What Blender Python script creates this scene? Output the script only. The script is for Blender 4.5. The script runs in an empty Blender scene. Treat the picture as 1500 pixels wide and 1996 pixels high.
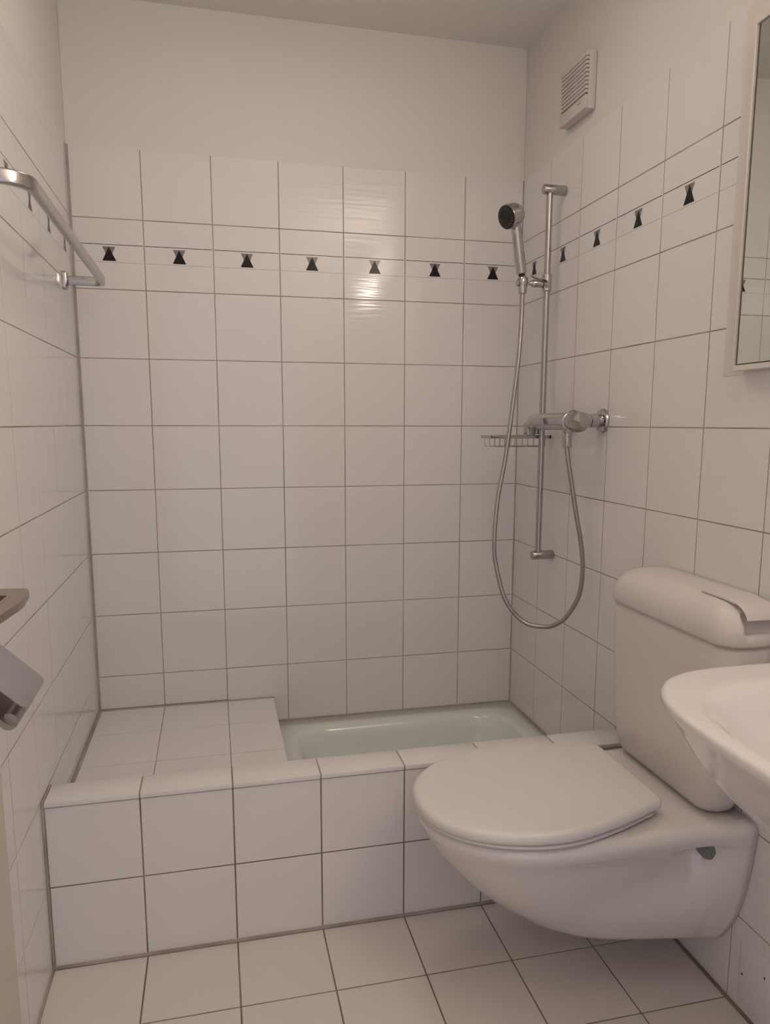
import bpy, bmesh, math, random
from mathutils import Vector, Matrix
random.seed(7)
S = bpy.context.scene
COL = S.collection
W = 1.403            # room width (x), back wall at y = 0, floor at z = 0
CEIL = 2.38
NEAR = -2.75
R_ = math.radians

# ------------------------------------------------------------------ camera
cam = bpy.data.cameras.new('camera')
camo = bpy.data.objects.new('camera', cam)
COL.objects.link(camo)
R = Vector((0.97363915, -0.22808611, 0.00187803))
U = Vector((0.03277356, 0.14804034, 0.98843814))
F = Vector((0.22572703, 0.96232052, -0.15161307))
m = Matrix((R, U, -F)).transposed().to_4x4()
m.translation = Vector((0.3823, -2.4075, 1.1951))
camo.matrix_world = m
cam.sensor_fit = 'VERTICAL'
cam.sensor_height = 24.0
cam.sensor_width = 24.0 * 1500 / 1996
cam.lens = 1442.463 / 1996 * 24.0
cam.shift_x = -5.626 / 1996
cam.shift_y = 48.95 / 1996
cam.clip_start = 0.02
S.camera = camo

# ------------------------------------------------------------------ light
S.view_settings.view_transform = 'Standard'
S.view_settings.look = 'None'
S.view_settings.gamma = 1.0
S.view_settings.use_curve_mapping = False
S.view_settings.exposure = 0.16
wd = bpy.data.worlds.new('world')
S.world = wd
wd.use_nodes = True
wb = wd.node_tree.nodes['Background']
wb.inputs[0].default_value = (0.88, 0.86, 1.0, 1)
wb.inputs[1].default_value = 0.8


def area(name, loc, rot, sx, sy, power, col):
    l = bpy.data.lights.new(name, 'AREA')
    l.shape = 'RECTANGLE'
    l.size = sx
    l.size_y = sy
    l.energy = power
    l.color = col
    o = bpy.data.objects.new(name, l)
    o.location = loc
    o.rotation_euler = rot
    COL.objects.link(o)
    return o


# the lamp strip over the mirror cabinet (outside the frame, right); the doorway behind the viewer adds soft daylight
area('mirror_light', (1.325, -2.15, 1.985), (0, R_(88), 0), 0.05, 0.45, 4.6, (1.0, 0.85, 0.73))
area('added_uplight', (1.355, -2.15, 2.041), (0, R_(165), 0), 0.06, 0.60, 10.0, (1.0, 0.85, 0.73))  # upward emitter added so the ceiling bounces soft light
area('added_top_light', (0.70, -0.80, 2.338), (0, 0, 0), 0.30, 0.30, 2.2, (1.0, 0.865, 0.77))  # unseen top light, added to brighten the level surfaces


# ------------------------------------------------------------------ materials
def mat(name, col, rough=0.5, metal=0.0, spec=0.5, coat=0.0):
    mt = bpy.data.materials.new(name)
    mt.use_nodes = True
    b = mt.node_tree.nodes['Principled BSDF']
    b.inputs['Base Color'].default_value = (*col, 1)
    b.inputs['Roughness'].default_value = rough
    b.inputs['Metallic'].default_value = metal
    b.inputs['Specular IOR Level'].default_value = spec
    b.inputs['Coat Weight'].default_value = coat
    return mt


def N(mt, t, **kw):
    n = mt.node_tree.nodes.new(t)
    for k, v in kw.items():
        setattr(n, k, v)
    return n


def bump(mt, scale3, strength, dist, nscale=1.0, detail=2.0, perobj=True, coord='Object'):
    nt = mt.node_tree
    b = nt.nodes['Principled BSDF']
    tc = N(mt, 'ShaderNodeTexCoord')
    mp = N(mt, 'ShaderNodeMapping')
    mp.inputs['Scale'].default_value = scale3
    no = N(mt, 'ShaderNodeTexNoise')
    no.inputs['Scale'].default_value = nscale
    no.inputs['Detail'].default_value = detail
    bp = N(mt, 'ShaderNodeBump')
    bp.inputs['Strength'].default_value = strength
    bp.inputs['Distance'].default_value = dist
    nt.links.new(tc.outputs[coord], mp.inputs['Vector'])
    if perobj:
        oi = N(mt, 'ShaderNodeObjectInfo')
        mu = N(mt, 'ShaderNodeMath', operation='MULTIPLY')
        mu.inputs[1].default_value = 37.0
        nt.links.new(oi.outputs['Random'], mu.inputs[0])
        nt.links.new(mu.outputs[0], mp.inputs['Location'])
    nt.links.new(mp.outputs['Vector'], no.inputs['Vector'])
    nt.links.new(no.outputs['Fac'], bp.inputs['Height'])
    nt.links.new(bp.outputs['Normal'], b.inputs['Normal'])
    return mt


def vary(mt, c1, c2, scale, coord='Object', detail=4.0, ramp=(0.35, 0.65)):
    nt = mt.node_tree
    b = nt.nodes['Principled BSDF']
    tc = N(mt, 'ShaderNodeTexCoord')
    no = N(mt, 'ShaderNodeTexNoise')
    no.inputs['Scale'].default_value = scale
    no.inputs['Detail'].default_value = detail
    cr = N(mt, 'ShaderNodeValToRGB')
    cr.color_ramp.elements[0].position = ramp[0]
    cr.color_ramp.elements[0].color = (*c1, 1)
    cr.color_ramp.elements[1].position = ramp[1]
    cr.color_ramp.elements[1].color = (*c2, 1)
    nt.links.new(tc.outputs[coord], no.inputs['Vector'])
    nt.links.new(no.outputs['Fac'], cr.inputs['Fac'])
    nt.links.new(cr.outputs['Color'], b.inputs['Base Color'])
    return mt


M = {}
M['tile'] = bump(mat('glazed_tile', (0.80, 0.785, 0.775), 0.10), (6, 95, 6), 0.40, 0.0009, 1.0, 1.5)
M['floor_tile'] = bump(mat('floor_tile', (0.73, 0.68, 0.64), 0.42), (60, 60, 60), 0.25, 0.0004, 1.0, 3.0)
M['print_black'] = mat('printed_black', (0.006, 0.006, 0.008), 0.18, spec=0.25)
M['print_grey'] = mat('printed_grey', (0.23, 0.215, 0.20), 0.14)
M['print_line'] = mat('printed_line', (0.03, 0.02, 0.017), 0.2, spec=0.2)
M['print_thin'] = mat('printed_thin_line', (0.28, 0.24, 0.22), 0.14)
M['grout'] = vary(mat('grout', (0.3, 0.25, 0.2), 0.9), (0.30, 0.245, 0.195), (0.45, 0.385, 0.33), 6.0, 'Object')
M['grout_dark'] = vary(mat('grout_floor', (0.3, 0.25, 0.2), 0.9), (0.18, 0.135, 0.10), (0.32, 0.26, 0.205), 7.0)
M['plaster'] = bump(mat('white_plaster', (0.77, 0.745, 0.71), 0.75), (90, 90, 90), 0.12, 0.0006, 1.0, 3.0, False)
M['ceiling'] = bump(mat('ceiling_paint', (0.80, 0.77, 0.73), 0.85), (90, 90, 90), 0.12, 0.0006, 1.0, 3.0, False)
M['sealant'] = vary(mat('sealant', (0.3, 0.27, 0.24), 0.6), (0.36, 0.315, 0.285), (0.50, 0.45, 0.41), 9.0)
M['trim_paint'] = mat('trim_paint', (0.74, 0.695, 0.645), 0.5)
M['sealant_light'] = mat('sealant_light', (0.52, 0.47, 0.44), 0.6)
M['enamel'] = mat('bath_enamel', (0.78, 0.83, 0.80), 0.14, coat=0.4)
M['ceramic'] = mat('sanitary_ceramic', (0.78, 0.75, 0.735), 0.10, coat=0.5)
M['plastic'] = mat('cistern_plastic', (0.72, 0.68, 0.65), 0.30)
M['seat'] = mat('seat_plastic', (0.76, 0.74, 0.72), 0.33)
M['chrome'] = mat('chrome', (0.50, 0.485, 0.48), 0.09, 1.0)
M['chrome_dull'] = bump(mat('worn_chrome', (0.46, 0.44, 0.43), 0.25, 1.0), (40, 40, 40), 0.15, 0.0005, 1.0, 3.0)
M['bronze'] = mat('brownish_metal', (0.46, 0.37, 0.32), 0.3, 1.0)
M['cover_metal'] = mat('cover_metal', (0.46, 0.45, 0.475), 0.16, 1.0)
M['dark_metal'] = mat('dark_metal', (0.42, 0.385, 0.36), 0.35, 1.0)
M['steel_hose'] = mat('steel_hose', (0.40, 0.38, 0.365), 0.30, 1.0)
M['rubber'] = mat('black_rubber', (0.015, 0.013, 0.012), 0.45)
M['nozzle'] = mat('nozzle_grey', (0.075, 0.065, 0.06), 0.35)
M['mirror'] = mat('mirror_glass', (0.74, 0.76, 0.72), 0.01, 1.0)
M['alu'] = mat('white_frame', (0.74, 0.71, 0.66), 0.35)
M['alu_dark'] = mat('mirror_edge', (0.12, 0.13, 0.10), 0.3)
M['fan'] = mat('fan_plastic', (0.66, 0.61, 0.585), 0.4)
M['fan_dark'] = mat('fan_inside', (0.10, 0.075, 0.065), 0.8)
M['fan_text'] = mat('fan_print', (0.16, 0.12, 0.11), 0.6)
M['door_paint'] = mat('cream_paint', (0.66, 0.60, 0.52), 0.4)
M['hole'] = mat('dark_hole', (0.06, 0.03, 0.02), 0.8)
M['cap'] = mat('grey_cap', (0.22, 0.225, 0.21), 0.3)


# ------------------------------------------------------------------ helpers
def link(name, me, parent=None, kind=None):
    o = bpy.data.objects.new(name, me)
    COL.objects.link(o)
    if parent:
        o.parent = parent
    if kind:
        o['kind'] = kind
    return o


def mesh(name, verts, faces, mats, fm=None, smooth=False):
    me = bpy.data.meshes.new(name)
    me.from_pydata([tuple(v) for v in verts], [], faces)
    for mm in (mats if isinstance(mats, (list, tuple)) else [mats]):
        me.materials.append(mm)
    if fm:
        for p, i in zip(me.polygons, fm):
            p.material_index = i
    if smooth:
        for p in me.polygons:
            p.use_smooth = True
    me.update()
    return me


def from_bm(name, bm, mt, smooth=False, angle=None):
    bmesh.ops.recalc_face_normals(bm, faces=bm.faces)
    me = bpy.data.meshes.new(name)
    bm.to_mesh(me)
    bm.free()
    me.materials.append(mt)
    if smooth:
        for p in me.polygons:
            p.use_smooth = True
        if angle is not None:
            me.set_sharp_from_angle(angle=R_(angle))
    return me


def box_me(name, lo, hi, mt, bev=0.0, seg=2):
    bm = bmesh.new()
    bmesh.ops.create_cube(bm, size=1.0)
    for v in bm.verts:
        v.co = Vector([lo[i] + (v.co[i] + 0.5) * (hi[i] - lo[i]) for i in range(3)])
    if bev > 0:
        bmesh.ops.bevel(bm, geom=bm.edges[:], offset=bev, segments=seg, profile=0.5, affect='EDGES')
    return from_bm(name, bm, mt, bev > 0, 40)


def box(name, lo, hi, mt, parent=None, bev=0.0, kind=None, seg=2):
    return link(name, box_me(name, lo, hi, mt, bev, seg), parent, kind)


def thing(name, label, cat, loc=(0, 0, 0), group=None):
    o = bpy.data.objects.new(name, None)
    o.empty_display_size = 0.05
    COL.objects.link(o)
    o.location = loc
    o['label'] = label
    o['category'] = cat
    if group:
        o['group'] = group
    return o


def frame_from(t, ref=Vector((0, 0, 1))):
    t = t.normalized()
    a = ref.cross(t)
    if a.length < 1e-4:
        a = Vector((1, 0, 0)).cross(t)
    a.normalize()
    return a, t.cross(a)


def sweep(name, pts, prof, mt, parent=None, cap=True, ref=Vector((0, 0, 1)), radii=None, smooth=True):
    """sweep a closed 2-D profile [(a,b)] along pts; radii scales it per point"""
    pts = [Vector(p) for p in pts]
    n, k = len(pts), len(prof)
    V = []
    for i, p in enumerate(pts):
        t = (pts[min(i + 1, n - 1)] - pts[max(i - 1, 0)])
        a, b = frame_from(t, ref)
        s = radii[i] if radii else 1.0
        V += [p + a * (u * s) + b * (v * s) for u, v in prof]
    Fc = []
    for i in range(n - 1):
        for j in range(k):
            j2 = (j + 1) % k
            Fc.append((i * k + j, i * k + j2, (i + 1) * k + j2, (i + 1) * k + j))
    if cap:
        Fc.append(tuple(reversed(range(k))))
        Fc.append(tuple((n - 1) * k + j for j in range(k)))
    me = mesh(name, V, Fc, mt, smooth=smooth)
    me.set_sharp_from_angle(angle=R_(50))
    return link(name, me, parent)


def circ(r, n=16):
    return [(r * math.cos(2 * math.pi * i / n), r * math.sin(2 * math.pi * i / n)) for i in range(n)]


def tube(name, pts, r, mt, parent=None, n=16, radii=None):
    return sweep(name, pts, circ(r, n), mt, parent, radii=radii)


def lathe(name, prof, base, axis, mt, parent=None, n=28):
    """prof = [(distance along axis, radius)]"""
    base, axis = Vector(base), Vector(axis).normalized()
    a, b = frame_from(axis)
    V, Fc = [], []
    for h, r in prof:
        for i in range(n):
            an = 2 * math.pi * i / n
            V.append(base + axis * h + (a * math.cos(an) + b * math.sin(an)) * max(r, 1e-5))
    for i in range(len(prof) - 1):
        for j in range(n):
            j2 = (j + 1) % n
            Fc.append((i * n + j, i * n + j2, (i + 1) * n + j2, (i + 1) * n + j))
    Fc.append(tuple(reversed(range(n))))
    Fc.append(tuple((len(prof) - 1) * n + j for j in range(n)))
    me = mesh(name, V, Fc, mt, smooth=True)
    me.set_sharp_from_angle(angle=R_(35))
    return link(name, me, parent)


def loft(name, rings, mt, parent=None, cap0=True, cap1=True, angle=None, closed=True):
    n = len(rings[0])
    V = [p for r in rings for p in r]
    Fc = []
    for i in range(len(rings) - 1):
        for j in range(n if closed else n - 1):
            j2 = (j + 1) % n
            Fc.append((i * n + j, i * n + j2, (i + 1) * n + j2, (i + 1) * n + j))
    if cap0:
        Fc.append(tuple(reversed(range(n))))
    if cap1:
        Fc.append(tuple((len(rings) - 1) * n + j for j in range(n)))
    bm = bmesh.new()
    vs = [bm.verts.new(v) for v in V]
    for f in Fc:
        try:
            bm.faces.new([vs[i] for i in f])
        except ValueError:
            pass
    me = from_bm(name, bm, mt, True, angle)
    return link(name, me, parent)


def subdiv(o, n):
    md = o.modifiers.new('smooth', 'SUBSURF')
    md.levels = n
    md.render_levels = n


def smooth_path(pts, n):
    """Catmull-Rom through pts"""
    P = [Vector(p) for p in pts]
    P = [P[0] * 2 - P[1]] + P + [P[-1] * 2 - P[-2]]
    out = []
    segs = len(P) - 3
    for s in range(segs):
        p0, p1, p2, p3 = P[s:s + 4]
        k = max(2, n // segs)
        for i in range(k):
            t = i / k
            out.append(0.5 * ((2 * p1) + (-p0 + p2) * t + (2 * p0 - 5 * p1 + 4 * p2 - p3) * t * t + (-p0 + 3 * p1 - 3 * p2 + p3) * t ** 3))
    out.append(P[-2])
    return out


def round_rect(x0, x1, y0, y1, r, z, k=8):
    r = min(r, (x1 - x0) / 2 - 1e-4, (y1 - y0) / 2 - 1e-4)
    out = []
    for cx, cy, a0 in ((x1 - r, y1 - r, 0), (x0 + r, y1 - r, 90), (x0 + r, y0 + r, 180), (x1 - r, y0 + r, 270)):
        for i in range(k + 1):
            a = R_(a0 + 90 * i / k)
            out.append(Vector((cx + r * math.cos(a), cy + r * math.sin(a), z)))
    return out


def superell(cx, cy, a, b, z, n=3.0, nwall=None, k=80):
    out = []
    for i in range(k):
        t = 2 * math.pi * i / k
        c, s = math.cos(t), math.sin(t)
        # equal steps of angle on a circle stretched to a x b
        px, py = c * a, s * b
        e = (nwall if (nwall and c > 0) else n)
        f = (abs(c) ** e + abs(s) ** e) ** (-1.0 / e)
        out.append(Vector((cx + px * f, cy + py * f, z)))
    return out


# ------------------------------------------------------------------ tiles
_cache = {}


def tile_mesh(w, h, mt, key, decor=False, t=0.0058):
    k = (round(w, 4), round(h, 4), key, decor)
    if k in _cache:
        return _cache[k]
    a, b, c, d = w / 2, h / 2, 0.0005, 0.0003
    V = [(-a, -b, -t), (a, -b, -t), (a, b, -t), (-a, b, -t),
         (-a, -b, -d), (a, -b, -d), (a, b, -d), (-a, b, -d),
         (-a + c, -b + c, 0), (a - c, -b + c, 0), (a - c, b - c, 0), (-a + c, b - c, 0)]
    Fc = [(3, 2, 1, 0), (8, 9, 10, 11)]
    for o in (0, 4):
        for i in range(4):
            j = (i + 1) % 4
            Fc.append((o + i, o + j, o + 4 + j, o + 4 + i))
    fm = [0] * len(Fc)
    mats = [mt]
    if decor:
        mats += [M['print_black'], M['print_grey'], M['print_line'], M['print_thin']]
        e = 0.00012

        def poly(pts, mi, zz):
            i0 = len(V)
            V.extend((x, y, zz) for x, y in pts)
            Fc.append(tuple(range(i0, i0 + len(pts))))
            fm.append(mi)
        poly([(-a + .0018, .0262), (a - .0018, .0262), (a - .0018, .0280), (-a + .0018, .0280)], 3, e)
        poly([(-a + .0018, -.0233), (a - .0018, -.0233), (a - .0018, -.0225), (-a + .0018, -.0225)], 4, e)
        poly([(-.0185, .0215), (0, -.0185), (.0185, .0215)], 2, e)
        poly([(-.0195, -.0190), (.0195, -.0190), (0, .0212)], 1, 2 * e)
    me = mesh('tile', V, Fc, mats, fm)
    _cache[k] = me
    return me


def tiles(parent, name, org, u, v, ue, ve, mt, key, gap=0.0028, decor=None, skip=None, jit=0.0001, edge=None):
    """grid of single tiles on the plane org + u*a + v*b; faces look along u x v"""
    org, u, v = Vector(org), Vector(u), Vector(v)
    nrm = u.cross(v)
    g = gap / 2
    for j in range(len(ve) - 1):
        for i in range(len(ue) - 1):
            if skip and skip(i, j):
                continue
            u0, u1 = ue[i] + g, ue[i + 1] - g
            v0, v1 = ve[j] + g, ve[j + 1] - (g if ve[j + 1] < 1.98 else 0)
            if edge:
                if i == 0:
                    u0 += edge[0]
                if i == len(ue) - 2:
                    u1 -= edge[1]
            me = tile_mesh(u1 - u0, v1 - v0, mt, key, bool(decor and decor(i, j)))
            o = bpy.data.objects.new(name, me)
            COL.objects.link(o)
            o.parent = parent
            t1, t2 = random.uniform(-1, 1) * .0012, random.uniform(-1, 1) * .0012
            n2 = (nrm + u * t1 + v * t2).normalized()
            u2 = (u - n2 * u.dot(n2)).normalized()
            v2 = n2.cross(u2)
            mw = Matrix((u2, v2, n2)).transposed().to_4x4()
            mw.translation = org + u * ((u0 + u1) / 2) + v * ((v0 + v1) / 2) + nrm * random.uniform(-jit, jit)
            o.matrix_world = mw


ZR = [0.0, 0.194, 0.3955, 0.595, 0.792, 0.990, 1.1873, 1.387, 1.5868, 1.787, 1.982]
XB = [0.0, 0.202, 0.402, 0.602, 0.802, 1.002, 1.202, 1.403]

# ------------------------------------------------------------------ room shell
wall_back = box('wall_back', (-0.12, 0.009, 0), (W + 0.12, 0.13, CEIL), M['plaster'], kind='structure')
box('plaster', (0, 0.0005, 1.982), (W, 0.009, CEIL), M['plaster'], wall_back)
box('grout', (0, 0.0005, 0.0), (W, 0.009, 1.982), M['grout'], wall_back)
zb = [0.1985] + ZR[3 - 1:]
tiles(wall_back, 'tile', (0, 0, 0), (1, 0, 0), (0, 0, 1), XB, zb, M['tile'], 'w',
      decor=lambda i, j: abs(zb[j] - 1.5868) < .01, skip=lambda i, j: j == 0 and i < 2, edge=(.003, .001))
for i in range(2):      # cut tiles above the ledge
    tiles(wall_back, 'tile', (0, 0, 0), (1, 0, 0), (0, 0, 1), [XB[i], XB[i + 1]], [0.287, 0.3955], M['tile'], 'w',
          edge=(.003 if i == 0 else 0, 0))
box('sealant', (0.0001, -0.0042, 0.285), (0.0062, 0.001, 1.982), M['sealant'], wall_back)
box('sealant', (W - 0.0026, -0.0026, 0.197), (W - .0001, 0.001, 1.982), M['sealant'], wall_back)

wall_right = box('wall_right', (W + 0.009, NEAR, 0), (W + 0.13, 0.009, CEIL), M['plaster'], kind='structure')
box('plaster', (W + 0.0005, NEAR, 1.982), (W + 0.009, 0.0005, CEIL), M['plaster'], wall_right)
box('grout', (W + 0.0005, NEAR, 0.0), (W + 0.009, 0.0014, 1.982), M['grout'], wall_right)
YR = [0.0, 0.205] + [0.205 + 0.2 * k for k in range(1, 13)] + [-NEAR]


def skip_r(i, j):
    y0, y1, z1 = YR[i], YR[i + 1], ZR[j + 1]
    if j <= 1 and y0 < 0.7 and z1 < .41:
        return j == 0 or True
    if y0 > 1.19 and y1 < 2.3 and ZR[j] > 1.35 and z1 < 1.9:
        return True
    return False


# u runs towards the camera (-y), v up, outward normal = -x
tiles(wall_right, 'tile', (W, 0, 0), (0, -1, 0), (0, 0, 1), YR, ZR, M['tile'], 'w', skip=skip_r,
      decor=lambda i, j: j == 8, edge=(.001, 0))
for y0, y1 in ((0.0, 0.205), (0.205, 0.405), (0.405, 0.605), (0.605, 0.718)):
    tiles(wall_right, 'tile', (W, 0, 0), (0, -1, 0), (0, 0, 1), [y0, y1], [0.1985, 0.3955], M['tile'], 'w')

wall_left = box('wall_left', (-0.13, NEAR, 0), (-0.009, 0.009, CEIL), M['plaster'], kind='structure')
box('plaster', (-0.009, NEAR, 1.982), (-0.0005, 0.0005, CEIL), M['plaster'], wall_left)
box('grout', (-0.009, -1.0655, 0.0), (-0.0004, 0.0014, 1.982), M['grout'], wall_left)
# u runs away from the camera (+y): edges measured from y = -1.0655
YL = [0.0, 1.0655 - 1.008, 1.0655 - 0.8085, 1.0655 - 0.6135, 1.0655 - 0.4185, 1.0655 - 0.2120, 1.0655]
tiles(wall_left, 'tile', (0, -1.0655, 0), (0, 1, 0), (0, 0, 1), YL, ZR, M['tile'], 'w',
      decor=lambda i, j: j == 8 and i > 0, skip=lambda i, j: j <= 1 and i >= 2, edge=(0, .003))
for a, b in ((1.0655 - 0.7190, 1.0655 - 0.6135), (1.0655 - 0.6135, 1.0655 - 0.4185), (1.0655 - 0.4185, 1.0655 - 0.2120), (1.0655 - 0.2120, 1.0655)):
    tiles(wall_left, 'tile', (0, -1.0655, 0), (0, 1, 0), (0, 0, 1), [a, b], [0.287, 0.3955], M['tile'], 'w')
box('painted_panel', (-0.009, NEAR, 0.0), (0.002, -1.067, 1.982), M['door_paint'], wall_left)

# near wall with the doorway the daylight comes through
bm = bmesh.new()
wn = link('wall_front', None if False else mesh('wall_front',
    [(x, y, z) for y in (NEAR - .1, NEAR) for x, z in ((-.13, 0), (.10, 0), (.10, 2.02), (.95, 2.02), (.95, 0), (W + .13, 0), (W + .13, CEIL), (-.13, CEIL))],
    [(0, 7, 6, 5, 4, 3, 2, 1), (8, 9, 10, 11, 12, 13, 14, 15)] + [(i, (i + 1) % 8, 8 + (i + 1) % 8, 8 + i) for i in range(8)], M['plaster']), None, 'structure')
bm.free()

ceiling = box('ceiling', (-0.13, NEAR - .1, CEIL), (W + 0.13, 0.13, CEIL + 0.1), M['ceiling'], kind='structure')
floor = box('floor', (-0.13, NEAR - .1, -0.12), (W + 0.13, 0.13, -0.009), M['grout_dark'], kind='structure')
box('grout', (0.0, NEAR, -0.009), (W, -0.80, -0.0014), M['grout_dark'], floor)
YF = [-2.75, -2.62] + [-(1.0065 + 0.2022 * k) for k in range(7, -1, -1)] + [-0.8075]
YF = [NEAR] + [-(1.0065 + 0.2022 * k) for k in range(8, -1, -1)] + [-0.8075]
XF = [0.0, 0.201, 0.4005, 0.6005, 0.8005, 1.0, 1.2, W]
tiles(floor, 'tile', (0, 0, 0), (1, 0, 0), (0, 1, 0), XF, YF, M['floor_tile'], 'f', gap=0.0036, edge=(.003, .006))
box('sealant', (0.0001, NEAR, -0.001), (0.0045, -0.809, 0.003), M['sealant'], floor)
box('sealant', (W - 0.0078, NEAR, -0.001), (W - .0001, -0.809, 0.003), M['grout_dark'], floor)

# ------------------------------------------------------------------ bath surround: apron + coping
sur = thing('bath_surround', 'white tiled apron wall with tile coping in front of the bathtub', 'tub surround', (0.7, -0.76, 0))
sur_inv = Matrix.Translation(sur.location).inverted()


def child_fix(o, p):
    """keep world coordinates although the parent empty is moved"""
    o.matrix_parent_inverse = Matrix.Translation(p.location).inverted()
    return o


def tiles_on(parent, *a, **k):
    before = set(COL.objects)
    tiles(parent, *a, **k)
    inv = Matrix.Translation(parent.location).inverted()
    for o in COL.objects:
        if o not in before:
            o.matrix_parent_inverse = inv


YA = -0.8035
o = box('grout', (0.001, -0.8021, 0.0), (W - .001, -0.723, 0.3785), M['grout_dark'], sur); child_fix(o, sur)
o = box('coping_bed', (0.001, -0.8015, 0.3785), (W - .001, -0.7225, 0.3821), M['grout_dark'], sur); child_fix(o, sur)
o = box('grout', (0.001, -0.8064, 0.3823), (W - .001, -0.7212, 0.3916), M['grout'], sur); child_fix(o, sur)
tiles_on(sur, 'tile', (0, YA, 0), (1, 0, 0), (0, 0, 1), [0, .2, .4, .6, .8, 1.0, 1.2, W], [0.004, 0.194, 0.3808],
         M['tile'], 'w', gap=0.0034, edge=(.004, .001))


def coping_mesh(w):
    k = ('cop', round(w, 4))
    if k not in _cache:
        _cache[k] = box_me('coping_tile', (-w / 2, -0.0435, -0.0108), (w / 2, 0.0435, 0), M['tile'], 0.0007)
    return _cache[k]


for i in range(7):
    x0, x1 = ([0, .2, .4, .6, .8, 1.0, 1.2, W][i:i + 2])
    if i == 0:
        x0 += .004
    o = link('coping_tile', coping_mesh(x1 - x0 - .0034), sur)
    o.location = ((x0 + x1) / 2, -0.7640, 0.3930)
    child_fix(o, sur)
for lo, hi, mm in (((0.0001, -0.8085, 0.0), (0.0048, -0.8030, 0.384), 'sealant'), ((0.004, -0.8088, 0.0005), (W - .004, -0.8025, 0.0062), 'sealant'),
                   ((0.0001, -0.8075, 0.384), (0.0045, -0.7210, 0.3945), 'sealant')):
    o = box('sealant', lo, hi, M[mm], sur)
    child_fix(o, sur)

# ------------------------------------------------------------------ tiled ledge left of the tub
led = thing('tiled_ledge', 'low white tiled ledge between the left wall and the bathtub', 'ledge', (0.25, -0.36, 0))
o = box('support', (0.002, -0.7205, 0.0), (0.49, -0.0005, 0.20), M['plaster'], led); child_fix(o, led)
o = box('grout', (0.001, -0.7205, 0.2005), (0.5515, -0.0004, 0.2815), M['grout'], led); child_fix(o, led)
tiles_on(led, 'tile', (0, 0, 0.283), (1, 0, 0), (0, 1, 0), [0, .202, .402, .553], [-0.7200, -0.610, -0.409, -0.197, -0.0005],
         M['tile'], 'w', gap=0.0022, edge=(.007, .0))
for lo, hi in (((0.0002, -0.0065, 0.281), (0.5535, -0.0004, 0.2865)), ((0.0002, -0.7200, 0.281), (0.0085, -0.0065, 0.2865))):
    o = box('sealant', lo, hi, M['sealant'], led)
    child_fix(o, led)

# ------------------------------------------------------------------ bathtub
tub = thing('bathtub', 'shallow pale green enamel bathtub sunk behind the tiled apron', 'bathtub', (0.97, -0.36, 0))
rings = []
X0, X1, Y0, Y1 = 0.4955, W - .0004, -0.7195, -0.0004
rings.append(round_rect(X0, X1, Y0, Y1, .004, 0.150))
rings.append(round_rect(X0, X1, Y0, Y1, .004, 0.1955))
rings.append(round_rect(X0 + .001, X1 - .001, Y0 + .001, Y1 - .001, .004, 0.1972))
for ins, dz, rr in ((.000, .1970, .12), (.006, .1955, .12), (.012, .191, .12), (.018, .183, .115), (.028, .150, .11), (.042, .105, .10), (.060, .075, .09), (.095, .055, .07), (.15, .050, .05)):
    rings.append(round_rect(.585 + ins * 1.6, 1.355 - ins * 1.2, -.665 + ins, -.070 - ins, rr, dz))
tb = loft('tub_body', rings, M['enamel'], tub, cap0=False, cap1=True, angle=60)
child_fix(tb, tub)
for lo, hi in (((0.555, -0.0052, 0.1968), (W - .005, -0.0003, 0.2020)), ((W - 0.0052, -0.7190, 0.1968), (W - .0003, -0.0003, 0.2020))):
    o = box('sealant', lo, hi, M['sealant'], tub)
    child_fix(o, tub)
o = lathe('drain', [(0, .030), (.002, .030), (.0035, .026), (.0035, .008), (.0025, .002)], (0.80, -0.36, 0.0502), (0, 0, 1), M['chrome'], tub)
child_fix(o, tub)

# ------------------------------------------------------------------ toilet bowl (wall hung)
CY = -1.058
toilet = thing('toilet', 'white wall-hung toilet bowl with closed lid under the plastic cistern', 'toilet', (1.1, CY, 0))


def interp(tab, x):
    if x <= tab[0][0]:
        return tab[0][1]
    for (a, fa), (b, fb) in zip(tab, tab[1:]):
        if x <= b:
            t = (x - a) / (b - a)
            t = t * t * (3 - 2 * t) * 0.35 + t * 0.65
            return fa + (fb - fa) * t
    return tab[-1][1]


HB = [(.108, .045), (.120, .066), (.15, .082), (.20, .105), (.26, .130), (.31, .150), (.345, .164), (.365, .176), (.380, .186), (.395, .191), (.415, .191)]
HW_ = [(.108, .112), (.12, .124), (.15, .142), (.19, .163), (.26, .182), (.335, .194), (.38, .199), (.42, .203)]
XFr = [(.108, 1.060), (.15, .995), (.208, .918), (.265, .856), (.31, .818), (.342, .794), (.37, .777), (.392, .766), (.41, .762)]


def bowl_hw(x, z):
    xf = interp(XFr, z)
    b = interp(HB, z)
    wv = interp(HW_, z)
    L = min(0.26, 0.17 + (z - .1) * .30)
    e = max(0.0, min(1.0, (x - xf) / L))
    h = b * math.sqrt(max(0, 1 - (1 - e) ** 2.1))
    # flare to the wall flange
    lo = max(0.0, min(1.0, (.34 - z) / .14))
    xs = 1.290 - .21 * lo
    f = max(0.0, min(1.0, (x - xs) / (W - .012 - xs)))
    f = (f * f * (3 - 2 * f)) * (1 - lo) + f * lo
    # pocket below the deck in front of the flange
    if z < .373:
        pk = math.exp(-((x - 1.300) / .050) ** 2) * max(0, min(1, (.373 - z) / .006)) * max(0, min(1, (z - .20) / .14))
        h -= .034 * pk
    return max(.0008, h * (1 - f) + wv * f)


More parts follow.
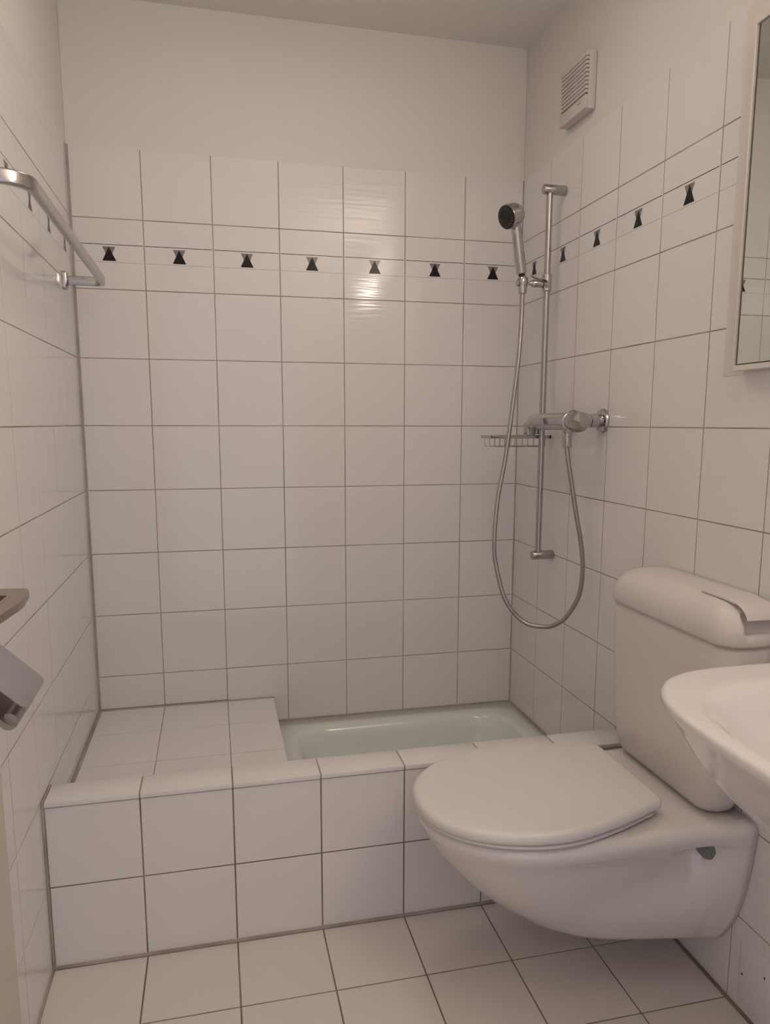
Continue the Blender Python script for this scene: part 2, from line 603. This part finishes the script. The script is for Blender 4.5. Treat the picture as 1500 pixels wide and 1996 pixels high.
def bowl_ring(z, inset=0.0):
    xf = interp(XFr, z) + inset
    pts = []
    n = 44
    for i in range(n + 1):
        t = i / n
        x = xf + (W - .0015 - xf) * (1 - math.cos(t * math.pi / 2)) if t < 1 else W - .0015
        # keep even density towards the wall
        x = xf + (W - .0015 - xf) * (0.55 * (t ** 2.0) + 0.45 * t)
        pts.append((x, max(.0006, bowl_hw(x - inset, z) - inset)))
    left = [Vector((x, CY + h, z)) for x, h in reversed(pts)]
    right = [Vector((x, CY - h, z)) for x, h in pts[1:]]
    return left + right


zs = [.108, .1095, .113, .120, .132, .15, .175, .20, .23, .26, .285, .31, .33, .345, .357, .366, .3725, .3745, .380, .388, .395]
rings = [bowl_ring(.108, .012)] + [bowl_ring(z) for z in zs] + [bowl_ring(.401, .0008), bowl_ring(.4065, .003), bowl_ring(.4108, .0068), bowl_ring(.4138, .0118), bowl_ring(.4152, .018), bowl_ring(.4155, .026)]
b = loft('bowl', rings, M['ceramic'], toilet, angle=None)
child_fix(b, toilet)
# side bolt caps
for sy in (-1, 1):
    o = lathe('bolt_cap', [(0, .019), (.020, .019), (.025, .016), (.027, .006)], (1.327, CY + sy * .140, .349), (0, sy, -.1), M['cap'], toilet)
    child_fix(o, toilet)
    o['label'] = 'grey bolt cap under the rear deck'


def seat_outline(inset, z, rear_cut=0.0, lift=0.0):
    xr, xf, hw, hr, rc = 1.236 - rear_cut, .757, .1955, .140, .028
    pts = []
    n = 40
    a = .245
    for i in range(n + 1):
        t = i / n * math.pi / 2
        x = xf + a - (a - inset) * math.cos(t) ** 1.0
        h = (hw - inset) * math.sin(t) ** .93
        pts.append((x, h))
    m2 = 14
    for i in range(1, m2 + 1):
        t = i / m2
        x = xf + a + (xr - rc - xf - a) * t
        h = hw + (hr - hw) * (t ** 1.55) - inset
        pts.append((x, h))
    h0 = pts[-1][1]
    for i in range(1, 7):
        t = i / 6 * math.pi / 2
        pts.append((xr - rc + (rc - inset) * math.sin(t), h0 - rc * .8 * (1 - math.cos(t))))
    def zz(x):
        return z + lift * max(0, min(1, (x - .80) / .42))
    up = [Vector((x, CY + h, zz(x))) for x, h in reversed(pts)]
    dn = [Vector((x, CY - h, zz(x))) for x, h in pts[1:]]
    return up + dn


def shrink(ring, f, dz):
    c = Vector((1.01, CY, 0))
    return [Vector((c.x + (p.x - c.x) * f, c.y + (p.y - c.y) * f, p.z + dz)) for p in ring]


lidr = [(.010, .4235), (.003, .4240), (.0005, .4275), (0, .4330), (.0008, .4385), (.003, .4425), (.0075, .4455), (.012, .4466)]
rings = [seat_outline(i_, z_, 0, .012) for i_, z_ in lidr]
rings += [shrink(rings[-1], .9, .0009), shrink(rings[-1], .7, .0014), shrink(rings[-1], .35, .0016)]
o = loft('lid', rings, M['seat'], toilet)
child_fix(o, toilet)
str_ = [(.012, .4158), (.005, .4160), (.004, .4185), (.004, .4205), (.007, .4228), (.014, .4232)]
o = loft('seat', [seat_outline(i_, z_, .010, .006) for i_, z_ in str_], M['seat'], toilet)
child_fix(o, toilet)
for sy in (-1, 1):
    o = box('hinge', (1.206, CY + sy * .085 - .014, .4162), (1.240, CY + sy * .085 + .014, .4345), M['seat'], toilet, bev=.003)
    child_fix(o, toilet)

# ------------------------------------------------------------------ cistern
cis = thing('cistern', 'white plastic toilet cistern on the right wall above the bowl', 'cistern', (1.34, -1.07, .42))


def cring(x0, ya, yb, r, z, ins=0.0):
    return round_rect(x0 + ins, W - .002, yb + ins, ya - ins, r, z, 8)


body = [cring(1.330, -.885, -1.195, .030, .4162), cring(1.318, -.876, -1.204, .034, .4225), cring(1.309, -.870, -1.214, .037, .436),
        cring(1.301, -.865, -1.232, .040, .462), cring(1.2955, -.862, -1.250, .042, .495), cring(1.2925, -.860, -1.262, .043, .53),
        cring(1.2890, -.858, -1.272, .043, .62), cring(1.2850, -.856, -1.280, .044, .72), cring(1.2838, -.8555, -1.2825, .044, .776), cring(1.285, -.857, -1.281, .044, .7815), cring(1.2875, -.859, -1.279, .044, .7835), cring(1.2885, -.860, -1.278, .044, .788)]
o = loft('tank', body, M['plastic'], cis, angle=60); child_fix(o, cis)
lid = [cring(1.284, -.8565, -1.2815, .044, .7885), cring(1.2790, -.8525, -1.286, .047, .7895), cring(1.2770, -.8515, -1.2875, .048, .794), cring(1.2768, -.8520, -1.2875, .050, .812),
       cring(1.2790, -.8545, -1.2855, .052, .828), cring(1.2850, -.8610, -1.2805, .055, .843), cring(1.2935, -.8715, -1.272, .058, .855), cring(1.3050, -.887, -1.258, .06, .8635), cring(1.3170, -.905, -1.240, .06, .8675), cring(1.332, -.93, -1.215, .05, .8688)]
o = loft('tank_lid', lid, M['plastic'], cis, angle=70); child_fix(o, cis)
tank_lid = o
# finger recess under the flush flap, cut out of the lid's end
cut = box('cutter', (1.3140, -1.32, .8120), (1.3825, -1.2675, .8520), M['plastic'], None, bev=.004)
md = tank_lid.modifiers.new('cut', 'BOOLEAN')
md.object = cut
md.operation = 'DIFFERENCE'
md.solver = 'EXACT'
bpy.context.view_layer.update()
dg = bpy.context.evaluated_depsgraph_get()
newme = bpy.data.meshes.new_from_object(tank_lid.evaluated_get(dg))
tank_lid.modifiers.clear()
tank_lid.data = newme
bpy.data.objects.remove(cut)
# flush flap following the lid from top to end face
fp = [(-1.157, .8698), (-1.190, .8700), (-1.215, .8697), (-1.238, .8690), (-1.256, .8668), (-1.271, .8618), (-1.2815, .8540), (-1.2872, .8460), (-1.2885, .8425)]
V, Fc = [], []
for i, (y, z) in enumerate(fp):
    a = Vector(fp[min(i + 1, len(fp) - 1)]) - Vector(fp[max(i - 1, 0)])
    nn = Vector((-a.y, a.x)).normalized()
    if nn.y < 0:
        nn = -nn
    if i >= len(fp) - 2:
        nn = Vector((-1, 0))
    for x in (1.3125, 1.3840):
        V.append(Vector((x, y + nn.x * .0012, z + nn.y * .0012)))
        V.append(Vector((x, y - nn.x * .0020, z - nn.y * .0020)))
for i in range(len(fp) - 1):
    q, r2 = i * 4, (i + 1) * 4
    Fc += [(q, q + 2, r2 + 2, r2), (q + 1, r2 + 1, r2 + 3, q + 3), (q, r2, r2 + 1, q + 1), (q + 2, q + 3, r2 + 3, r2 + 2)]
Fc += [(0, 1, 3, 2), (len(V) - 4, len(V) - 2, len(V) - 1, len(V) - 3)]
bm = bmesh.new()
vs = [bm.verts.new(v) for v in V]
for f in Fc:
    bm.faces.new([vs[i] for i in f])
o = link('flush_flap', from_bm('flush_flap', bm, M['plastic'], True, 40), cis)
child_fix(o, cis)
# dark gap frame around the flap
for x in (1.3116, 1.3849):
    pts = [(x, y + (-.0001 if i > 4 else 0), z + .0004) for i, (y, z) in enumerate(fp)][4:]
    o = tube('gap', pts, .0005, M['fan_dark'], cis, 6)
    child_fix(o, cis)
o = tube('flush_pipe_cover', [(1.352, -1.058, .4157), (1.352, -1.058, .418)], .02, M['plastic'], cis, 16); child_fix(o, cis)

# ------------------------------------------------------------------ washbasin
BY = -1.742
bas = thing('washbasin', 'white ceramic washbasin on the right wall, cut by the picture edge', 'washbasin', (1.2, BY, .7))
rg = []
for a, bb, z, n in ((.105, .120, .628, 2.5), (.120, .150, .6345, 2.5), (.139, .181, .645, 2.55), (.1585, .2145, .6640, 2.6), (.1735, .2360, .682, 2.7), (.1865, .2540, .701, 2.75),
                    (.1970, .2680, .722, 2.8), (.2045, .2780, .745, 2.9), (.2100, .2860, .767, 3.0), (.2145, .2915, .786, 3.05), (.2190, .2975, .799, 3.15), (.2219, .3020, .807, 3.2),
                    (.2220, .3028, .813, 3.2), (.2215, .3020, .8175, 3.2), (.2195, .2990, .8203, 3.2), (.2160, .2950, .8210, 3.2)):
    cx = 1.4010 - a
    rg.append(superell(cx, BY, a, bb, z, n, 14))
for cx, a, bb, z, n in ((1.165, .1860, .236, .8206, 2.8), (1.165, .1815, .229, .8190, 2.8), (1.166, .1760, .220, .8140, 2.7), (1.168, .1690, .208, .8030, 2.6), (1.170, .1590, .193, .7850, 2.5),
                        (1.173, .1420, .172, .7600, 2.4), (1.177, .1150, .138, .7360, 2.3), (1.180, .0780, .092, .7220, 2.2), (1.182, .035, .04, .7160, 2), (1.182, .02, .02, .7155, 2)):
    rg.append(superell(cx, BY, a, bb, z, n, None if n < 2.9 else 14))
o = loft('basin', rg, M['ceramic'], bas); child_fix(o, bas); subdiv(o, 2)
o = lathe('drain', [(0, .021), (.0015, .021), (.0025, .018), (.0025, .006), (.001, .002)], (1.182, BY, .7158), (0, 0, 1), M['chrome'], bas); child_fix(o, bas)
o = lathe('tap_body', [(0, .026), (.008, .024), (.05, .022), (.09, .022), (.10, .018), (.104, .004)], (1.345, BY, .8195), (0, 0, 1), M['chrome'], bas); child_fix(o, bas)
o = tube('tap_spout', smooth_path([(1.34, BY, .875), (1.30, BY, .892), (1.25, BY, .890), (1.235, BY, .872)], 16), .012, M['chrome'], bas); child_fix(o, bas)
o = tube('tap_lever', [(1.345, BY, .925), (1.31, BY, .945), (1.27, BY, .955)], .006, M['chrome'], bas); child_fix(o, bas)
o = tube('waste_pipe', [(1.285, BY, .658), (1.285, BY, .56), (1.30, BY, .50), (1.35, BY, .48), (W - .001, BY, .48)], .018, M['chrome'], bas); child_fix(o, bas)

# ------------------------------------------------------------------ mirror cabinet
mc = thing('mirror_cabinet', 'mirror cabinet with thin white frame on the right wall', 'mirror', (1.39, -1.72, 1.6))
FX = 1.3735
y0, y1, z0, z1 = -2.32, -1.1195, 1.2975, 1.930
fw = .0034
for nm, lo, hi in (('frame_side', (FX, y1 - fw, z0), (W - .002, y1, z1)), ('frame_side', (FX, y0, z0), (W - .002, y0 + fw, z1)),
                   ('frame_rail', (FX, y0 + fw, z0), (W - .002, y1 - fw, z0 + .0105)), ('frame_rail', (FX, y0 + fw, z1 - .0125), (W - .002, y1 - fw, z1))):
    o = box(nm, lo, hi, M['alu'], mc, bev=.0007, seg=1); child_fix(o, mc)
o = box('backing', (FX + .006, y0 + fw, z0 + .0105), (W - .002, y1 - fw, z1 - .0125), M['alu_dark'], mc); child_fix(o, mc)
for k, (a, b_) in enumerate(((y1 - fw - .0085, -1.719), (-1.721, y0 + fw + .0045))):
    o = box('mirror_pane', (FX + .0025, b_, z0 + .013), (FX + .0058, a, z1 - .0155), M['mirror'], mc); child_fix(o, mc)
tr = box('trim_1', (W - .0010, -1.1190, 1.2915), (W - .0003, -1.0582, 1.981), M['sealant_light'], kind='structure')
tr.data.materials[0] = M['trim_paint']

# lamp strip above the mirror
ls = thing('mirror_lamp', 'slim white lamp strip above the mirror cabinet', 'lamp', (1.35, -2.15, 2.0))
o = box('lamp_housing', (1.335, -2.42, 1.995), (W - .0005, -1.88, 2.035), M['alu'], ls, bev=.004); child_fix(o, ls)

cl = thing('added_ceiling_lamp', 'round white ceiling lamp added out of view for the top light', 'lamp', (.70, -0.80, 2.36))  # unseen lamp body, added to go with the top light
o = lathe('added_lamp_base', [(0, .19), (.004, .20), (.03, .20), (.036, .18)], (.70, -0.80, CEIL - .0365), (0, 0, 1), M['alu'], cl); child_fix(o, cl)

# ------------------------------------------------------------------ shower rail
XRL, YRL = 1.353, -.3085
rail = thing('shower_rail', 'vertical chrome shower rail with slider on the right wall', 'shower rail', (XRL, YRL, 1.32))
o = tube('pole', [(XRL, YRL, z) for z in (.800, 1.853)], .0092, M['chrome_dull'], rail, 24); child_fix(o, rail)
for z in (.7925, 1.8640):
    o = lathe('bracket', [(0, .0125), (.002, .0138), (.068, .0138), (.0695, .0128), (.0698, .012)], (W - .0003, YRL, z), (-1, 0, 0), M['chrome_dull'], rail); child_fix(o, rail)
o = lathe('slider', [(0, .0125), (.002, .0145), (.048, .0145), (.05, .0125)], (XRL, YRL, 1.580), (0, 0, 1), M['chrome'], rail); child_fix(o, rail)
o = lathe('holder_arm', [(0, .006), (.003, .0115), (.030, .0115), (.036, .008), (.040, .0055), (.046, .0055)], (1.340, YRL, 1.6020), (-1, 0, 0), M['chrome'], rail); child_fix(o, rail)
o = sweep('clamp_lever', smooth_path([(1.346, -.324, 1.590), (1.3455, -.326, 1.603), (1.337, -.326, 1.611), (1.318, -.326, 1.6125), (1.303, -.326, 1.6165), (1.295, -.326, 1.622)], 24),
          [(.005, .0016), (-.005, .0016), (-.005, -.0016), (.005, -.0016)], M['chrome'], rail); child_fix(o, rail)

# ------------------------------------------------------------------ hand shower
HB_ = Vector((1.2765, -.31, 1.602))
HT = Vector((1.246, -.322, 1.752))
ax = (HT - HB_).normalized()
hs = thing('hand_shower', 'chrome hand shower with dark round spray face held on the rail', 'hand shower', HB_)
o = lathe('swivel', [(-.012, .004), (-.011, .0135), (0, .0155), (.012, .0150), (.019, .0105), (.021, .008)], HB_, (0, 0, 1), M['chrome'], hs); child_fix(o, hs)
o = lathe('swivel_knob', [(0, .0105), (.003, .0105), (.005, .007)], HB_ + Vector((-.0145, 0, -.001)), (-1, 0, 0), M['chrome'], hs); child_fix(o, hs)
o = lathe('hose_nut', [(0, .0105), (.001, .0118), (.020, .0125), (.022, .011)], HB_ + Vector((0, 0, -.031)), (0, 0, 1), M['chrome'], hs); child_fix(o, hs)
o = lathe('washer', [(0, .0098), (.006, .0098)], HB_ + ax * .019, ax, M['rubber'], hs); child_fix(o, hs)
L = (HT - HB_).length
o = lathe('handle', [(.025, .0135), (.027, .0150), (.06, .0154), (L * .6, .0150), (L - .004, .0146), (L + .018, .0140)], HB_, ax, M['chrome'], hs, 32); child_fix(o, hs)
fn = Vector((-.90, -.35, -.35)).normalized()
HC = Vector((1.2300, -.336, 1.7790))
o = lathe('head', [(-.034, .002), (-.0325, .0110), (-.028, .0195), (-.021, .0262), (-.012, .0308), (-.002, .0328), (.006, .0332), (.0068, .0330), (.0072, .0336), (.020, .0342), (.024, .0338), (.0262, .0325)], HC, fn, M['chrome'], hs, 40); child_fix(o, hs)
o = lathe('spray_face', [(0, .0318), (.0018, .0315), (.0028, .0295), (.0028, .0200), (.0014, .0190), (.0014, .0115), (.0030, .0105), (.0032, .004)], HC + fn * .0255, fn, M['rubber'], hs, 40); child_fix(o, hs)
a_, b__ = frame_from(fn)
for k in range(18):
    an = 2 * math.pi * k / 18
    d1 = a_ * math.cos(an) + b__ * math.sin(an)
    d2 = a_ * math.cos(an + .22) + b__ * math.sin(an + .22)
    c = HC + fn * .0288
    o = tube('nozzle', [c + d1 * .0205, c + d2 * .0275], .0011, M['nozzle'], hs, 6); child_fix(o, hs)

# ------------------------------------------------------------------ hose
HP = [(1.3135, -.554, 1.1316), (1.3177, -.558, 1.0939), (1.3272, -.562, 1.0384), (1.3425, -.566, .9542), (1.3607, -.568, .8685), (1.3697, -.566, .7957), (1.3674, -.556, .7205),
      (1.3446, -.535, .6572), (1.3238, -.515, .6291), (1.2963, -.49, .6149), (1.2476, -.455, .6238), (1.2001, -.43, .685), (1.1789, -.40, .7871), (1.1762, -.39, .862),
      (1.1922, -.37, .9805), (1.2191, -.355, 1.0998), (1.2448, -.34, 1.2639), (1.2615, -.33, 1.3827), (1.2739, -.315, 1.5015), (1.2760, -.31, 1.5715)]
hose = tube('shower_hose', smooth_path(HP, 300), .0064, M['steel_hose'], None, 14)
hose['label'] = 'long grey metal shower hose hanging in a loop'
hose['category'] = 'hose'

# ------------------------------------------------------------------ mixer
XM, ZM = 1.316, 1.2015
mx = thing('shower_mixer', 'chrome wall-mounted shower mixer with faceted knob and two round wall plates', 'shower mixer', (XM, -.45, ZM))
o = lathe('mixer_body', [(0, .002), (.002, .0105), (.007, .0165), (.015, .0205), (.028, .0228), (.07, .0235), (.20, .0240), (.2535, .0240), (.2545, .0225)], (XM, -.3125, ZM), (0, -1, 0), M['chrome'], mx, 36); child_fix(o, mx)
# raised oval panel on the body front
o = loft('body_panel', [[Vector((XM - .0236 + dx, -.443 + (.098 - ins) * math.cos(t), ZM + (.0125 - ins * .5) * math.sin(t))) for t in [2 * math.pi * k / 40 for k in range(40)]] for ins, dx in ((0, .006), (0, .0008), (.003, -.0006), (.012, -.0009))], M['chrome'], mx, angle=50); child_fix(o, mx)
# faceted end knob
kn = []
for i, (y, r) in enumerate(((-.5672, .0228), (-.5780, .0238), (-.6050, .0288), (-.6280, .0262), (-.6480, .0165))):
    kn.append([Vector((XM + r * math.cos(t + i * .28), y, ZM + r * math.sin(t + i * .28))) for t in [2 * math.pi * k / 6 for k in range(6)]])
o = loft('knob', kn, M['chrome_dull'], mx, angle=8); child_fix(o, mx)
for y in (-.412, -.583):
    o = lathe('wall_plate', [(0, .0325), (.004, .0325), (.0085, .030), (.0105, .024), (.0105, .016)], (W - .0003, y, 1.2035), (-1, 0, 0), M['chrome'], mx, 36); child_fix(o, mx)
    o = lathe('connector', [(0, .0155), (.012, .0155), (.013, .0185), (.030, .0185), (.031, .0155), (.064, .0150)], (W - .010, y, 1.2035), (-1, 0, 0), M['chrome'], mx); child_fix(o, mx)
o = lathe('outlet', [(0, .0150), (.014, .0130), (.016, .0112), (.024, .0112), (.025, .0122), (.052, .0132), (.054, .012)], (1.3135, -.554, 1.186), (0, 0, -1), M['chrome'], mx); child_fix(o, mx)

# ------------------------------------------------------------------ soap basket on the rail
sd = thing('soap_basket', 'small chrome wire soap basket clipped to the rail behind the mixer', 'soap basket', (1.29, -.25, 1.15))
zt = 1.1555
xs0, xs1, ysa, ysb = 1.1985, 1.3860, -.2930, -.2050
bar = [(.0015, .0045), (-.0015, .0045), (-.0015, -.0045), (.0015, -.0045)]
for nm, pts in (('rim', [(xs0, ysb, zt), (xs0, ysa, zt), (xs1, ysa, zt), (xs1, ysb, zt), (xs0, ysb, zt)]),):
    for p, q in zip(pts, pts[1:]):
        lo = (min(p[0], q[0]) - .0015, min(p[1], q[1]) - .0015, zt - .0045)
        hi = (max(p[0], q[0]) + .0015, max(p[1], q[1]) + .0015, zt + .0045)
        o = box('rim', lo, hi, M['chrome_dull'], sd, bev=.0006, seg=1); child_fix(o, sd)
for xa, xb in ((1.209, 1.274), (1.297, 1.372)):
    k = 5
    for i in range(k):
        x = xa + (xb - xa) * i / (k - 1)
        o = tube('wire', [(x, ysa, zt - .003), (x, ysa + .002, 1.1275), (x, ysb - .002, 1.1275), (x, ysb, zt - .003)], .0011, M['chrome_dull'], sd, 6); child_fix(o, sd)
for y in (ysa + .002, -.249, ysb - .002):
    o = tube('wire', [(1.209, y, 1.1265), (1.372, y, 1.1265)], .0012, M['chrome_dull'], sd, 6); child_fix(o, sd)
o = box('clip_block', (1.312, -.296, 1.1585), (1.338, -.262, 1.1980), M['chrome_dull'], sd, bev=.005); child_fix(o, sd)
o = box('clamp', (1.3375, -.2985, 1.164), (1.3640, -.284, 1.188), M['chrome_dull'], sd, bev=.002); child_fix(o, sd)
o = box('end_stop', (xs1 + .0016, ysa - .002, zt - .005), (xs1 + .0050, ysa + .010, zt + .005), M['rubber'], sd, bev=.0006, seg=1); child_fix(o, sd)

# ------------------------------------------------------------------ exhaust fan
fx0, fx1, fy0, fy1, fz0, fz1 = 1.372, W - .0002, -.4665, -.3150, 2.0260, 2.1700
fan = thing('exhaust_fan', 'small square white exhaust fan with slats high on the right wall', 'exhaust fan', (1.39, -.39, 2.10))
o = box('housing', (fx0 + .009, fy0, fz0), (fx1, fy1, fz1), M['fan'], fan, bev=.003); child_fix(o, fan)
o = box('inner_grille', (fx0 + .0068, fy0 + .004, 2.055), (fx0 + .009, fy1 - .004, 2.160), M['fan_dark'], fan); child_fix(o, fan)
o = box('lower_panel', (fx0, fy0, fz0), (fx0 + .010, fy1, 2.0610), M['fan'], fan, bev=.003); child_fix(o, fan)
o = box('upper_panel', (fx0, fy0, 2.1555), (fx0 + .010, fy1, fz1), M['fan'], fan, bev=.003); child_fix(o, fan)
o = box('side_panel', (fx0, -.3225, 2.0605), (fx0 + .010, fy1, 2.156), M['fan'], fan, bev=.001); child_fix(o, fan)
zz = 2.0635
me = None
for k in range(9):
    if me is None:
        me = box_me('slat', (fx0, fy0 + .0003, -.0037), (fx0 + .0092, -.3224, .0037), M['fan'], .0009, 1)
    o = link('slat', me, fan)
    o.location = (0, 0, 2.0685 + k * .01015)
    child_fix(o, fan)
tx = bpy.data.curves.new('lettering', 'FONT')
tx.body = 'HELIOS'
tx.size = .0062
tx.extrude = .0001
tx.align_x = 'CENTER'
tmp = bpy.data.objects.new('lettering', tx)
COL.objects.link(tmp)
bpy.context.view_layer.update()
tme = bpy.data.meshes.new_from_object(tmp.evaluated_get(bpy.context.evaluated_depsgraph_get()))
bpy.data.objects.remove(tmp)
tme.materials.clear()
tme.materials.append(M['fan_text'])
o = link('lettering', tme)
o.matrix_world = Matrix(((0, 0, -1, fx0 - .0001), (-1, 0, 0, -.4330), (0, 1, 0, 2.0455), (0, 0, 0, 1)))
o.parent = fan
child_fix(o, fan)

# ------------------------------------------------------------------ towel rail on the left wall
trl = thing('towel_rail', 'bent chrome towel rail on the left wall', 'towel rail', (.05, -.6, 1.58))
prof = []
for cx_, cy_, a0 in ((.0035, .0085, 0), (-.0035, .0085, 90), (-.0035, -.0085, 180), (.0035, -.0085, 270)):
    for i in range(5):
        a = R_(a0 + 90 * i / 4)
        prof.append((cx_ + .0035 * math.cos(a), cy_ + .0035 * math.sin(a)))
rc = .020
XT, YT0, YT1, ZT = .104, -.173, -1.045, 1.5775
def arc(cx, cy, a0, a1, k=8, rc=rc):
    return [(cx + rc * math.cos(R_(a0 + (a1 - a0) * i / k)), cy + rc * math.sin(R_(a0 + (a1 - a0) * i / k)), ZT) for i in range(k + 1)]
o = sweep('arm', [(.010, YT0, ZT), (XT - rc, YT0, ZT)], prof, M['chrome'], trl); child_fix(o, trl)
o = sweep('bar', arc(XT - rc, YT0 - rc, 90, 0) + [(XT, YT1 + .05, ZT + .008)] , prof, M['chrome_dull'], trl); child_fix(o, trl)
def up(pts): return [(x, y, z + .008) for x, y, z in pts]
o = sweep('bar', up(arc(XT - .05, YT1 + .05, 0, -90, 12, .05)), prof, M['chrome_dull'], trl); child_fix(o, trl)
o = sweep('arm', up([(XT - .05, YT1, ZT), (.010, YT1, ZT)]), prof, M['chrome'], trl); child_fix(o, trl)
for y, dz in ((YT0, 0), (YT1, .008)):
    rr_ = [[Vector((x, p.x, p.y)) for p in round_rect(y - hy, y + hy, ZT + dz - hz, ZT + dz + hz, .006, 0)] for x, hy, hz in ((.0003, .013, .0235), (.010, .0135, .024), (.014, .011, .0215), (.016, .006, .015))]
    o = loft('wall_mount', rr_, M['chrome'], trl, angle=45); child_fix(o, trl)

# ------------------------------------------------------------------ paper holder and metal dish (left wall, cut by the frame)
ph = thing('toilet_paper_holder', 'chrome toilet paper holder without a roll at the left edge', 'toilet paper holder', (.05, -1.26, .8))
def plate(name, a, b, y0, y1, t, mt, parent, r=.014):
    a, b = Vector((a[0], 0, a[1])), Vector((b[0], 0, b[1]))
    d = (b - a); L = d.length; d.normalize()
    n_ = Vector((-d.z, 0, d.x))
    pts = [(0, y1), (0, y0)]
    for cxx, cyy, a0 in ((L - r, y0 + r, -90), (L - r, y1 - r, 0)):
        for i in range(7):
            an = R_(a0 + 90 * i / 6)
            pts.append((cxx + r * math.cos(an), cyy + r * math.sin(an)))
    rings = [[a + d * u_ + n_ * s + Vector((0, v_, 0)) for u_, v_ in pts] for s in (0, t)]
    o = loft(name, rings, mt, parent, angle=40)
    child_fix(o, parent)
    return o
plate('cover', (.0155, .894), (.1135, .7960), -1.327, -1.200, .0018, M['cover_metal'], ph)
o = box('cover_lip', (.1095, -1.316, .7905), (.1112, -1.214, .7985), M['chrome'], ph, bev=.0005, seg=1); child_fix(o, ph)
o = box('wall_bracket', (.0025, -1.320, .860), (.016, -1.205, .905), M['chrome'], ph, bev=.003); child_fix(o, ph)
o = tube('roll_bar', [(.0900, -1.325, .7800), (.0900, -1.225, .7800)], .0125, M['dark_metal'], ph, 20); child_fix(o, ph)
o = sweep('side_arm', smooth_path([(.013, -1.208, .872), (.040, -1.215, .842), (.070, -1.222, .808), (.0900, -1.230, .7800)], 18), [(.011, .0018), (-.011, .0018), (-.011, -.0018), (.011, -.0018)], M['chrome_dull'], ph); child_fix(o, ph)
plate('inner_plate', (.012, .868), (.100, .7740), -1.345, -1.245, .0016, M['dark_metal'], ph, .020)

dsh = thing('metal_bracket', 'flat brushed metal bracket with a slot at the left edge', 'bracket', (.05, -1.25, .94))
pts = [(.002, -1.172), (.083, -1.174), (.092, -1.180), (.0985, -1.195), (.103, -1.240), (.1045, -1.262), (.103, -1.285), (.100, -1.310), (.0965, -1.345), (.090, -1.375), (.002, -1.375)]
rings = [[Vector((x, y, z)) for x, y in pts] for z in (.928, .9395)]
o = loft('plate', rings, M['bronze'], dsh, angle=40); child_fix(o, dsh)
o = box('slot', (.044, -1.262, .9390), (.0745, -1.225, .9399), M['hole'], dsh, bev=.0003, seg=1); child_fix(o, dsh)
o = box('wall_foot', (.0022, -1.36, .915), (.008, -1.19, .955), M['chrome_dull'], dsh, bev=.002); child_fix(o, dsh)

# ------------------------------------------------------------------ small cover plate on the right wall near the floor
cp = thing('access_cover', 'flush white cover plate with two screw holes low on right wall', 'cover plate', (W, -1.31, .09))
rr_ = [[Vector((x, p.x, p.y)) for p in round_rect(-1.385 + i_, -1.236 - i_, .018 + i_, .160 - i_, .012, 0)] for x, i_ in ((W - .0003, 0), (W - .0016, 0), (W - .0021, .001))]
o = loft('plate', rr_, M['tile'], cp, angle=30); child_fix(o, cp)
for y, z in ((-1.2464, .0821), (-1.3065, .1200)):
    o = lathe('screw_hole', [(0, .0026), (.0002, .0026)], (W - .00215, y, z), (-1, 0, 0), M['hole'], cp, 12); child_fix(o, cp)
